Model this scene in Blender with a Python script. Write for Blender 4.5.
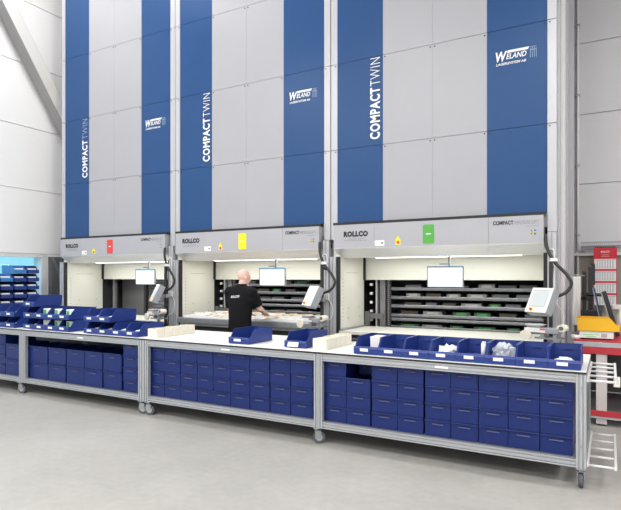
import bpy, bmesh, math, random
from mathutils import Vector, Matrix
from mathutils.bvhtree import BVHTree

for o in list(bpy.data.objects):
    bpy.data.objects.remove(o, do_unlink=True)
S = bpy.context.scene
COL = S.collection
random.seed(7)

# ------------------------------------------------------------------ camera
FPX, CX, HORIZON, CAMH = 540.0, 310.5, 277.0, 1.70
TH = math.atan(299.5 / FPX)
FW = (-math.sin(TH), math.cos(TH))
RT = (math.cos(TH), math.sin(TH))
cam_data = bpy.data.cameras.new('camera')
cam = bpy.data.objects.new('camera', cam_data)
COL.objects.link(cam)
cam.location = (0, 0, CAMH)
cam.rotation_euler = (math.pi / 2, 0, TH)
cam_data.sensor_fit = 'HORIZONTAL'
cam_data.sensor_width = 36
cam_data.lens = 36 * FPX / 621
cam_data.shift_y = (HORIZON - 255) / 621
cam_data.clip_end = 200
S.camera = cam


def pX(px, Y):
    """world X of the point on plane Y seen at pixel column px"""
    u = (px - CX) / FPX
    return Y * (FW[0] + u * RT[0]) / (FW[1] + u * RT[1])


def pZ(px, py, Y):
    u = (px - CX) / FPX
    t = Y / (FW[1] + u * RT[1])
    return CAMH + (HORIZON - py) * t / FPX


# ------------------------------------------------------------------ world, light, exposure
W = bpy.data.worlds.new('world')
S.world = W
W.use_nodes = True
bg = W.node_tree.nodes['Background']
bg.inputs[0].default_value = (0.36, 0.78, 0.98, 1)
bg.inputs[1].default_value = 1.15
S.view_settings.view_transform = 'Standard'
S.view_settings.look = 'None'
S.view_settings.gamma = 1
S.view_settings.use_curve_mapping = False
S.view_settings.exposure = 0.05
LAMP_W = 165.0
STRIP_W = 15.0

# ------------------------------------------------------------------ materials
MATS = {}


def mat(name, col, rough=0.5, metal=0.0, emit=None, estr=0.0, var=0.0, vscale=6.0, bump=0.0, bscale=60.0,
        stretch=None, spec=None):
    if name in MATS:
        return MATS[name]
    m = bpy.data.materials.new(name)
    m.use_nodes = True
    nt = m.node_tree
    b = nt.nodes['Principled BSDF']
    b.inputs['Base Color'].default_value = (*col, 1)
    b.inputs['Roughness'].default_value = rough
    b.inputs['Metallic'].default_value = metal
    if spec is not None:
        b.inputs['Specular IOR Level'].default_value = spec
    if emit:
        b.inputs['Emission Color'].default_value = (*emit, 1)
        b.inputs['Emission Strength'].default_value = estr
    tc = None
    if var or bump:
        tc = nt.nodes.new('ShaderNodeTexCoord')
        mp = nt.nodes.new('ShaderNodeMapping')
        nt.links.new(tc.outputs['Object'], mp.inputs[0])
        if stretch:
            mp.inputs['Scale'].default_value = stretch
    if var:
        n = nt.nodes.new('ShaderNodeTexNoise')
        n.inputs['Scale'].default_value = vscale
        n.inputs['Detail'].default_value = 5
        nt.links.new(mp.outputs[0], n.inputs['Vector'])
        r = nt.nodes.new('ShaderNodeValToRGB')
        r.color_ramp.elements[0].position = 0.3
        r.color_ramp.elements[1].position = 0.7
        r.color_ramp.elements[0].color = (*[c * (1 - var) for c in col], 1)
        r.color_ramp.elements[1].color = (*[min(1, c * (1 + var)) for c in col], 1)
        nt.links.new(n.outputs['Fac'], r.inputs[0])
        nt.links.new(r.outputs[0], b.inputs['Base Color'])
    if bump:
        n2 = nt.nodes.new('ShaderNodeTexNoise')
        n2.inputs['Scale'].default_value = bscale
        n2.inputs['Detail'].default_value = 4
        nt.links.new(mp.outputs[0], n2.inputs['Vector'])
        bp = nt.nodes.new('ShaderNodeBump')
        bp.inputs['Strength'].default_value = bump
        bp.inputs['Distance'].default_value = 0.01
        nt.links.new(n2.outputs['Fac'], bp.inputs['Height'])
        nt.links.new(bp.outputs[0], b.inputs['Normal'])
    MATS[name] = m
    return m


def glass_mat():
    m = bpy.data.materials.new('window_glass')
    m.use_nodes = True
    nt = m.node_tree
    nt.nodes.clear()
    out = nt.nodes.new('ShaderNodeOutputMaterial')
    tr = nt.nodes.new('ShaderNodeBsdfTransparent')
    tr.inputs[0].default_value = (0.9, 0.97, 0.97, 1)
    gl = nt.nodes.new('ShaderNodeBsdfGlossy')
    gl.inputs['Roughness'].default_value = 0.02
    mx = nt.nodes.new('ShaderNodeMixShader')
    mx.inputs[0].default_value = 0.06
    nt.links.new(tr.outputs[0], mx.inputs[1])
    nt.links.new(gl.outputs[0], mx.inputs[2])
    nt.links.new(mx.outputs[0], out.inputs[0])
    return m


def bag_mat():
    m = bpy.data.materials.new('clear_film')
    m.use_nodes = True
    nt = m.node_tree
    b = nt.nodes['Principled BSDF']
    b.inputs['Base Color'].default_value = (0.85, 0.88, 0.92, 1)
    b.inputs['Roughness'].default_value = 0.15
    b.inputs['Alpha'].default_value = 0.55
    return m


def floor_mat():
    m = bpy.data.materials.new('concrete_floor')
    m.use_nodes = True
    nt = m.node_tree
    b = nt.nodes['Principled BSDF']
    tc = nt.nodes.new('ShaderNodeTexCoord')
    n1 = nt.nodes.new('ShaderNodeTexNoise')
    n1.inputs['Scale'].default_value = 0.9
    n1.inputs['Detail'].default_value = 8
    n1.inputs['Roughness'].default_value = 0.65
    nt.links.new(tc.outputs['Object'], n1.inputs['Vector'])
    r = nt.nodes.new('ShaderNodeValToRGB')
    r.color_ramp.elements[0].position = 0.3
    r.color_ramp.elements[1].position = 0.72
    r.color_ramp.elements[0].color = (0.395, 0.385, 0.36, 1)
    r.color_ramp.elements[1].color = (0.52, 0.505, 0.48, 1)
    nt.links.new(n1.outputs['Fac'], r.inputs[0])
    n2 = nt.nodes.new('ShaderNodeTexNoise')
    n2.inputs['Scale'].default_value = 14
    n2.inputs['Detail'].default_value = 6
    nt.links.new(tc.outputs['Object'], n2.inputs['Vector'])
    mx = nt.nodes.new('ShaderNodeMix')
    mx.data_type = 'RGBA'
    mx.blend_type = 'MULTIPLY'
    mx.inputs['Factor'].default_value = 0.22
    nt.links.new(r.outputs[0], mx.inputs['A'])
    nt.links.new(n2.outputs['Fac'], mx.inputs['B'])
    nt.links.new(mx.outputs['Result'], b.inputs['Base Color'])
    b.inputs['Roughness'].default_value = 0.42
    bp = nt.nodes.new('ShaderNodeBump')
    bp.inputs['Strength'].default_value = 0.05
    nt.links.new(n2.outputs['Fac'], bp.inputs['Height'])
    nt.links.new(bp.outputs[0], b.inputs['Normal'])
    return m


M_FLOOR = floor_mat()
M_GLASS = glass_mat()
M_BAG = bag_mat()
M_WALL = mat('white_panel', (0.88, 0.88, 0.88), 0.45, var=0.02, vscale=0.8)
M_WALLB = mat('grey_white_panel', (0.68, 0.68, 0.71), 0.45, var=0.02, vscale=0.8)
M_TAUPE = mat('taupe_plinth', (0.36, 0.335, 0.30), 0.8, var=0.06, bump=0.1)
M_CEIL = mat('ceiling_white', (0.7, 0.7, 0.7), 0.7)
M_TRIM = mat('trim_white', (0.75, 0.75, 0.75), 0.4)
M_GREY = mat('machine_grey', (0.39, 0.39, 0.425), 0.36, var=0.015, vscale=1.5)
M_EDGE = mat('machine_edge_grey', (0.50, 0.50, 0.53), 0.34, metal=0.15)
M_HOOD = mat('hood_grey', (0.42, 0.42, 0.455), 0.34)
M_LIP = mat('lip_aluminium', (0.78, 0.78, 0.79), 0.3, metal=0.35)
M_BLUE = mat('machine_blue', (0.013, 0.066, 0.205), 0.33, var=0.03, vscale=1.2, spec=0.3)
M_SEAL = mat('black_rubber', (0.012, 0.012, 0.014), 0.55)
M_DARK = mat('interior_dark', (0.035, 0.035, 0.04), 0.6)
M_MID = mat('interior_grey', (0.20, 0.20, 0.21), 0.45, metal=0.3)
M_CREAM = mat('cream_paint', (0.66, 0.66, 0.60), 0.45, var=0.02, vscale=2)
M_ALU = mat('aluminium', (0.46, 0.475, 0.50), 0.36, metal=0.4, var=0.04, vscale=30, stretch=(1, 1, 1))
M_STEEL = mat('galvanised_steel', (0.36, 0.375, 0.40), 0.35, metal=0.6, var=0.08, vscale=12)
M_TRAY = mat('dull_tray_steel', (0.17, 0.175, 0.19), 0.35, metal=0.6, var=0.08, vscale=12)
M_TOP = mat('white_laminate', (0.88, 0.87, 0.84), 0.4, var=0.02)
M_BOX = mat('navy_plastic', (0.009, 0.023, 0.135), 0.36, var=0.05, vscale=4, spec=0.3)
M_BIN = mat('blue_bin_plastic', (0.017, 0.043, 0.225), 0.34, var=0.05, vscale=4, spec=0.4)
M_BINL = mat('light_blue_bin_plastic', (0.05, 0.20, 0.50), 0.34)
M_YEL = mat('yellow_plastic', (0.85, 0.46, 0.01), 0.4)
M_CARD = mat('cream_carton', (0.78, 0.74, 0.64), 0.75, var=0.05, vscale=9)
M_PAPER = mat('white_paper', (0.85, 0.85, 0.84), 0.6)
M_KRAFT = mat('kraft_paper', (0.60, 0.44, 0.20), 0.7)
M_GREENL = mat('green_print', (0.08, 0.50, 0.10), 0.6)
M_WHITE = mat('white_print', (0.86, 0.86, 0.86), 0.5)
M_PRINTB = mat('pale_blue_print', (0.30, 0.40, 0.56), 0.5)
M_BLACKP = mat('black_print', (0.02, 0.02, 0.022), 0.5)
M_GREYP = mat('grey_print', (0.26, 0.26, 0.28), 0.5)
M_BLACK = mat('black_powder_coat', (0.015, 0.015, 0.017), 0.4)
M_HOSE = mat('black_hose', (0.02, 0.02, 0.022), 0.5, bump=0.3, bscale=120)
M_WPLAST = mat('white_plastic', (0.78, 0.78, 0.77), 0.35)
M_GPLAST = mat('grey_plastic', (0.30, 0.32, 0.35), 0.4)
M_RED = mat('red_paint', (0.50, 0.03, 0.045), 0.45)
M_REDC = mat('red_card', (0.62, 0.015, 0.03), 0.5)
M_REDS = mat('red_sign', (0.75, 0.06, 0.05), 0.4)
M_YELS = mat('yellow_sign', (0.88, 0.80, 0.01), 0.4)
M_GRNS = mat('green_sign', (0.09, 0.40, 0.06), 0.4)
M_FLAGB = mat('flag_blue', (0.02, 0.13, 0.55), 0.4)
M_FLAGY = mat('flag_yellow', (0.88, 0.72, 0.05), 0.4)
M_SCREEN = mat('lit_screen', (0.05, 0.05, 0.05), 0.2, emit=(0.93, 0.98, 1.0), estr=1.0)
M_SCREENB = mat('lit_screen_bar', (0.05, 0.05, 0.05), 0.2, emit=(0.25, 0.65, 0.95), estr=0.9)
M_TOUCH = mat('touch_screen', (0.05, 0.05, 0.05), 0.2, emit=(0.85, 0.93, 0.95), estr=0.8)
M_LED = mat('led_strip', (0.9, 0.9, 0.9), 0.4, emit=(1.0, 0.98, 0.9), estr=4.0)
M_LAMP = mat('lamp_diffuser', (0.9, 0.9, 0.9), 0.4, emit=(1.0, 0.99, 0.97), estr=8.0)
M_SKIN = mat('skin', (0.76, 0.50, 0.42), 0.5, var=0.05, vscale=30)
M_SHIRT = mat('black_shirt', (0.006, 0.006, 0.008), 0.85, bump=0.15, bscale=90, spec=0.2)
M_TROUS = mat('dark_trousers', (0.02, 0.02, 0.026), 0.8, bump=0.2, bscale=70)
M_SHOE = mat('black_shoe', (0.015, 0.015, 0.015), 0.5)
M_EYE = mat('eye_white', (0.8, 0.8, 0.8), 0.3)
M_WHEEL = mat('grey_rubber', (0.09, 0.095, 0.105), 0.6)
M_BEAM = mat('beam_paint', (0.70, 0.69, 0.67), 0.5, var=0.04, vscale=2)
M_DGREY = mat('dark_grey_panel', (0.12, 0.12, 0.125), 0.55)


# ------------------------------------------------------------------ mesh helpers
class MB:
    def __init__(s):
        s.bm = bmesh.new()

    def box(s, x0, x1, y0, y1, z0, z1, bev=0.0):
        bm = s.bm
        vs = [bm.verts.new(p) for p in ((x0, y0, z0), (x1, y0, z0), (x1, y1, z0), (x0, y1, z0),
                                        (x0, y0, z1), (x1, y0, z1), (x1, y1, z1), (x0, y1, z1))]
        fs = [bm.faces.new([vs[i] for i in f]) for f in
              ((3, 2, 1, 0), (4, 5, 6, 7), (0, 1, 5, 4), (1, 2, 6, 5), (2, 3, 7, 6), (3, 0, 4, 7))]
        if bev:
            es = list({e for f in fs for e in f.edges})
            bmesh.ops.bevel(bm, geom=es, offset=bev, segments=2, affect='EDGES', profile=0.5)
        return s

    def prism(s, poly, axis, a, b):
        """poly: 2D points; axis 'x': (y,z), 'y': (x,z), 'z': (x,y); from a to b"""
        def P(p, t):
            return (t, p[0], p[1]) if axis == 'x' else (p[0], t, p[1]) if axis == 'y' else (p[0], p[1], t)
        bm = s.bm
        v0 = [bm.verts.new(P(p, a)) for p in poly]
        v1 = [bm.verts.new(P(p, b)) for p in poly]
        n = len(poly)
        fs = [bm.faces.new(v0), bm.faces.new(v1[::-1])]
        for i in range(n):
            fs.append(bm.faces.new((v0[i], v1[i], v1[(i + 1) % n], v0[(i + 1) % n])))
        bmesh.ops.recalc_face_normals(bm, faces=fs)
        return s

    def cyl(s, p0, p1, r0, r1=None, n=16):
        r1 = r0 if r1 is None else r1
        p0 = Vector(p0)
        p1 = Vector(p1)
        d = (p1 - p0).normalized()
        a = d.orthogonal().normalized()
        b = d.cross(a)
        bm = s.bm
        A = [bm.verts.new(p0 + (a * math.cos(t) + b * math.sin(t)) * r0) for t in [2 * math.pi * i / n for i in range(n)]]
        B = [bm.verts.new(p1 + (a * math.cos(t) + b * math.sin(t)) * r1) for t in [2 * math.pi * i / n for i in range(n)]]
        bm.faces.new(A[::-1])
        bm.faces.new(B)
        for i in range(n):
            f = bm.faces.new((A[i], A[(i + 1) % n], B[(i + 1) % n], B[i]))
            f.smooth = n > 8
        return s

    def tube(s, pts, r, n=10):
        """smooth swept tube through the points"""
        pts = [Vector(p) for p in pts]
        P = []
        m = len(pts)
        for i in range(m - 1):
            p0 = pts[max(i - 1, 0)]
            p1, p2 = pts[i], pts[i + 1]
            p3 = pts[min(i + 2, m - 1)]
            for k in range(6):
                t = k / 6
                P.append(0.5 * ((2 * p1) + (-p0 + p2) * t + (2 * p0 - 5 * p1 + 4 * p2 - p3) * t * t
                                + (-p0 + 3 * p1 - 3 * p2 + p3) * t ** 3))
        P.append(pts[-1])
        bm = s.bm
        rings = []
        a = None
        for i, p in enumerate(P):
            d = (P[min(i + 1, len(P) - 1)] - P[max(i - 1, 0)]).normalized()
            if a is None:
                a = d.orthogonal().normalized()
            a = (a - d * a.dot(d)).normalized()
            b = d.cross(a)
            rings.append([bm.verts.new(p + (a * math.cos(t) + b * math.sin(t)) * r)
                          for t in [2 * math.pi * k / n for k in range(n)]])
        for A, B in zip(rings, rings[1:]):
            for i in range(n):
                f = bm.faces.new((A[i], A[(i + 1) % n], B[(i + 1) % n], B[i]))
                f.smooth = True
        bm.faces.new(rings[0][::-1])
        bm.faces.new(rings[-1])
        return s

    def ell(s, c, r, rot=None, seg=20, rng=12):
        M = Matrix.Translation(c) @ (rot if rot else Matrix.Identity(4)) @ Matrix.Diagonal((*r, 1))
        g = bmesh.ops.create_uvsphere(s.bm, u_segments=seg, v_segments=rng, radius=1, matrix=M)
        for v in g['verts']:
            for f in v.link_faces:
                f.smooth = True
        return s

    def bone(s, a, b, ra, rb):
        s.cyl(a, b, ra, rb, 14)
        s.ell(a, (ra, ra, ra), seg=14, rng=8)
        s.ell(b, (rb, rb, rb), seg=14, rng=8)
        return s

    def loft(s, rings, n=24, smooth=True):
        """rings: (cx,cy,cz,rx,ry)"""
        bm = s.bm
        R = []
        for cx, cy, cz, rx, ry in rings:
            R.append([bm.verts.new((cx + rx * math.cos(t), cy + ry * math.sin(t), cz))
                      for t in [2 * math.pi * k / n for k in range(n)]])
        fs = [bm.faces.new(R[0][::-1]), bm.faces.new(R[-1])]
        for A, B in zip(R, R[1:]):
            for i in range(n):
                f = bm.faces.new((A[i], A[(i + 1) % n], B[(i + 1) % n], B[i]))
                f.smooth = smooth
                fs.append(f)
        bmesh.ops.recalc_face_normals(bm, faces=fs)
        return s

    def xform(s, M):
        bmesh.ops.transform(s.bm, matrix=M, verts=s.bm.verts[:])
        return s

    def mesh(s, name):
        me = bpy.data.meshes.new(name)
        s.bm.to_mesh(me)
        s.bm.free()
        return me


def obj(name, mb, m, parent=None, loc=None, rot=None, label=None):
    me = mb if isinstance(mb, bpy.types.Mesh) else mb.mesh(name)
    if not me.materials:
        me.materials.append(m)
    o = bpy.data.objects.new(name, me)
    COL.objects.link(o)
    if parent:
        o.parent = parent
    if loc:
        o.location = loc
    if rot:
        o.rotation_euler = rot
    if label:
        o['label'] = label
    return o


def tag(o, label, cat, group=None):
    o['label'] = label
    o['category'] = cat
    if group:
        o['group'] = group
    return o


def thing(name, label, cat, loc=(0, 0, 0), rz=0.0, group=None):
    o = bpy.data.objects.new(name, None)
    o.empty_display_size = 0.1
    COL.objects.link(o)
    o.location = loc
    o.rotation_euler = (0, 0, rz)
    return tag(o, label, cat, group)


def struct(name, mb, m, label=None, loc=None):
    o = obj(name, mb, m, loc=loc)
    o['kind'] = 'structure'
    if label:
        o['label'] = label
        o['category'] = name.split('_')[0]
    return o


TEXTC = {}


def text_mesh(txt, width, height, depth=0.002, bold=0.0, shear=0.0, space=1.0):
    """flat lettering mesh, lower-left at origin, in local x (reading) and y (up)"""
    key = (txt, width, height, bold, shear, space)
    if key in TEXTC:
        return TEXTC[key]
    cu = bpy.data.curves.new('lettering', 'FONT')
    cu.body = txt
    cu.offset = bold
    cu.shear = shear
    cu.space_character = space
    cu.extrude = 0.01
    cu.resolution_u = 3
    t = bpy.data.objects.new('tmp', cu)
    COL.objects.link(t)
    dg = bpy.context.evaluated_depsgraph_get()
    me = bpy.data.meshes.new_from_object(t.evaluated_get(dg))
    bpy.data.objects.remove(t, do_unlink=True)
    xs = [v.co.x for v in me.vertices]
    ys = [v.co.y for v in me.vertices]
    zs = [v.co.z for v in me.vertices]
    x0, x1, y0, y1, z0, z1 = min(xs), max(xs), min(ys), max(ys), min(zs), max(zs)
    for v in me.vertices:
        v.co.x = (v.co.x - x0) / (x1 - x0) * width
        v.co.y = (v.co.y - y0) / (y1 - y0) * height
        v.co.z = (v.co.z - z0) / max(1e-6, z1 - z0) * depth
    me.materials.clear()
    TEXTC[key] = me
    return me


def lettering(txt, w, h, m, parent, x, y, z, vertical=False, bold=0.0, shear=0.0, space=1.0, label=None):
    """text facing -Y with its lower-left corner at local (x,y,z) of the parent"""
    me = text_mesh(txt, w, h, 0.002, bold, shear, space).copy()
    me.materials.clear()
    me.materials.append(m)
    if vertical:
        M = Matrix(((0, -1, 0, x), (0, 0, -1, y), (1, 0, 0, z), (0, 0, 0, 1)))
    else:
        M = Matrix(((1, 0, 0, x), (0, 0, -1, y), (0, 1, 0, z), (0, 0, 0, 1)))
    me.transform(M)
    return obj('lettering', me, m, parent, label=label)


ORD = ['first', 'second', 'third', 'fourth', 'fifth', 'sixth', 'seventh', 'eighth', 'ninth', 'tenth', 'eleventh', 'twelfth', 'thirteenth', 'fourteenth', 'fifteenth', 'sixteenth',
       'seventeenth', 'eighteenth', 'nineteenth', 'twentieth', 'twenty-first', 'twenty-second', 'twenty-third']

# ------------------------------------------------------------------ the hall
XL, XR, YB, YF, ZC = -10.2, 7.5, 10.35, -9.0, 9.3
struct('floor', MB().box(XL - .3, XR + .3, YF - .3, YB + .3, -0.2, 0.0), M_FLOOR, 'pale grey smooth concrete hall floor')
struct('ceiling', MB().box(XL - .3, XR + .3, YF - .3, YB + .3, ZC, ZC + 0.2), M_CEIL, 'white hall ceiling above the machines')
wb = struct('wall_back', MB().box(XL - .3, XR + .3, YB + 0.04, YB + 0.3, 0, ZC), M_WALLB,
            'pale grey panelled wall behind the machines')
zs = [2.125, 3.29, 4.48, 5.70, 6.92, 8.14, ZC - .01]
for a, b in zip(zs, zs[1:]):
    obj('panel', MB().box(XL, XR, YB, YB + 0.05, a + 0.005, b - 0.005, 0.004), M_WALLB, wb)
obj('plinth', MB().box(XL, XR, YB + 0.01, YB + 0.05, 0, 2.06), M_TAUPE, wb)
struct('trim_1', MB().box(-3, XR, YB - 0.07, YB + 0.04, 2.06, 2.12, 0.005), M_TRIM, 'white ledge trim along the back wall')
# left wall with its ribbon window
WZ0, WZ1, WY0, WY1 = 0.95, 2.15, -7.0, 7.02
wl = MB()
wl.box(XL - .25, XL - .03, YF, YB, 0, WZ0)
wl.box(XL - .25, XL - .03, YF, YB, WZ1, ZC)
wl.box(XL - .25, XL - .03, YF, WY0, WZ0, WZ1)
wl.box(XL - .25, XL - .03, WY1, YB, WZ0, WZ1)
wl = struct('wall_left', wl, M_WALL, 'white panelled left wall above the ribbon window')
zs = [2.17, 3.45, 4.70, 5.95, 7.20, 8.45, ZC - .01]
for a, b in zip(zs, zs[1:]):
    obj('panel', MB().box(XL - .03, XL, YF, YB, a + 0.006, b - 0.006, 0.004), M_WALL, wl)
obj('panel', MB().box(XL - .03, XL, YF, YB, 0.0, WZ0 - .02, 0.004), M_WALL, wl)
obj('panel', MB().box(XL - .03, XL, WY1 + .12, YB, WZ0 - .01, 2.165, 0.004), M_WALL, wl)
wf = MB()
wf.box(XL - .2, XL + .02, WY0 - .06, WY1 + .1, WZ1 - .05, WZ1 + .01)
wf.box(XL - .2, XL + .06, WY0 - .06, WY1 + .1, WZ0 - .04, WZ0 + .02)
for y in (WY0 - .06, -4.2, -1.4, 1.4, 4.2, WY1):
    wf.box(XL - .24, XL + .015, y - (.02 if y == WY1 else 0), y + (.1 if y == WY1 else .07), WZ0, WZ1)
w1 = struct('window_1', wf, M_TRIM, 'white framed ribbon window in the left wall')
ys = [WY0, -4.2, -1.4, 1.4, 4.2, WY1]
for a, b in zip(ys, ys[1:]):
    obj('pane', MB().box(XL - .12, XL - .11, a + .02, b + .02, WZ0 + .01, WZ1 - .04), M_GLASS, w1)
d1 = MB()
d1.box(XL, XL + .03, 7.16, 8.1, 0, 2.12)
d1 = struct('door_1', d1, M_MID, 'grey corrugated door between window and left machine')
for k in range(17):
    obj('slat', MB().box(XL + .03, XL + .045, 7.2, 8.06, .06 + k * .12, .06 + k * .12 + .105, .004), M_MID, d1)
obj('brace', MB().prism([(7.2, 2.1), (7.26, 2.1), (8.06, .4), (8.0, .4)], 'x', XL + .045, XL + .07), M_STEEL, d1)
struct('wall_right', MB().box(XR, XR + .3, YF, YB, 0, ZC), M_WALL, 'white hall wall to the right')
struct('wall_front', MB().box(XL - .3, XR + .3, YF - .3, YF, 0, ZC), M_WALL, 'white hall wall at the near end')

# diagonal steel brace on the left wall
g = MB()
pa, pb = Vector((0, 5.41, 8.0)), Vector((0, 7.68, 4.50))
d = (pb - pa).normalized()
nrm = Vector((0, -d.z, d.y))
for x0, x1, lo, hi in ((XL + .03, XL + .30, .115, .13), (XL + .28, XL + .295, -.115, .115), (XL + .04, XL + .055, -.115, .115)):
    poly = [pa + nrm * lo, pb + nrm * lo, pb + nrm * hi, pa + nrm * hi]
    g.prism([(p.y, p.z) for p in poly], 'x', x0, x1)
struct('trim_2', g, M_BEAM, 'grey diagonal steel brace across the white left wall')
bpy.data.objects['trim_2']['category'] = 'beam'
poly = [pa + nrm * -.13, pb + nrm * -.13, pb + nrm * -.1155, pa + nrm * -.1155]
obj('lower_flange', MB().prism([(p.y, p.z) for p in poly], 'x', XL + .03, XL + .30), mat('flange_shade_grey', (.30, .30, .30), .5), bpy.data.objects['trim_2'])  # darker grey puts the underside's shade into the colour

# ceiling lamps (above the frame)
for row, y, zl, xs_, pw_ in (('added to brighten the left wall', 5.3, 8.75, (-8.4, -5.2), .72), ('over the open floor', -0.5, 7.4, (-8.2, -4.4, -0.6, 3.2), 1.05),  # first row: unseen lamps added at left to brighten that wall
                        ('at the near end of the hall', -5.5, 7.4, (-8.2, -4.4, -0.6, 3.2), 1.0),
                                ('added to brighten the back wall', 5.3, 7.0, (4.2,), 1.4)):  # unseen extra lamp, added to lift the back wall at right
    for xi, x in enumerate(xs_):
        t = thing('ceiling_lamp', 'long hanging ceiling lamp, %s from left, row %s' % (ORD[xi], row), 'lamp',
                  (x, y, zl), 0, 'ceiling lamps')
        obj('housing', MB().box(-.8, .8, -.22, .22, .04, .14, .01), M_WPLAST, t)
        obj('suspension', MB().box(-.5, -.48, -.01, .01, .14, ZC - zl).box(.48, .5, -.01, .01, .14, ZC - zl), M_STEEL, t)
        obj('diffuser', MB().box(-.77, .77, -.19, .19, .01, .04), M_LAMP, t)
        L = bpy.data.lights.new('lamp_light', 'AREA')
        L.shape = 'RECTANGLE'
        L.size, L.size_y = 1.5, .36
        L.energy = LAMP_W * pw_
        L.color = (1.0, 0.985, 0.96)
        lo = bpy.data.objects.new('lamp_light', L)
        COL.objects.link(lo)
        lo.parent = t
        lo.location = (0, 0, -.005)

# ------------------------------------------------------------------ the three lift machines
YM = 7.0       # facade plane
XCS = [-8.045, -5.045, -2.045]
SEAMS = [2.475, 3.53, 4.765, 6.0, 7.235, 8.6]
WHICH = ['left', 'middle', 'right']
TRAYZ = [[1.50, 1.38, 1.26, 1.14], [1.565, 1.43, 1.30, 1.215, 1.10], [1.525, 1.39, 1.258, 1.117, 1.054, .935]]
TRAYX = [(0.25, 1.30), (-0.93, 1.32), (-0.93, 1.32)]
TRAY_OBJS = []


def rail_poly(y0, y1, z0, z1, grooves):
    """extrusion section in (y,z): grooves in the front (y0) face at the given heights"""
    p = [(y1, z0), (y1, z1), (y0, z1)]
    for gz in sorted(grooves, reverse=True):
        p += [(y0, gz + .006), (y0 + .014, gz + .006), (y0 + .014, gz - .006), (y0, gz - .006)]
    p.append((y0, z0))
    return p


def post_poly(x0, x1, y0, y1, cols):
    p = [(x1, y0)]
    ym = (y0 + y1) / 2
    p += [(x1, ym - .005), (x1 - .007, ym - .005), (x1 - .007, ym + .005), (x1, ym + .005)]
    p += [(x1, y1), (x0, y1), (x0, y0)]
    for c in sorted(cols):
        p += [(c - .006, y0), (c - .006, y0 + .014), (c + .006, y0 + .014), (c + .006, y0)]
    return p


def card(mb, x0, x1, z0, z1, y, r=.02, th=.004):
    poly = []
    for cx, cz, a0 in ((x1 - r, z1 - r, 0), (x0 + r, z1 - r, 90), (x0 + r, z0 + r, 180), (x1 - r, z0 + r, 270)):
        for k in range(5):
            a = math.radians(a0 + 22.5 * k)
            poly.append((cx + r * math.cos(a), cz + r * math.sin(a)))
    return mb.prism(poly, 'y', y - th, y)


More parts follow.
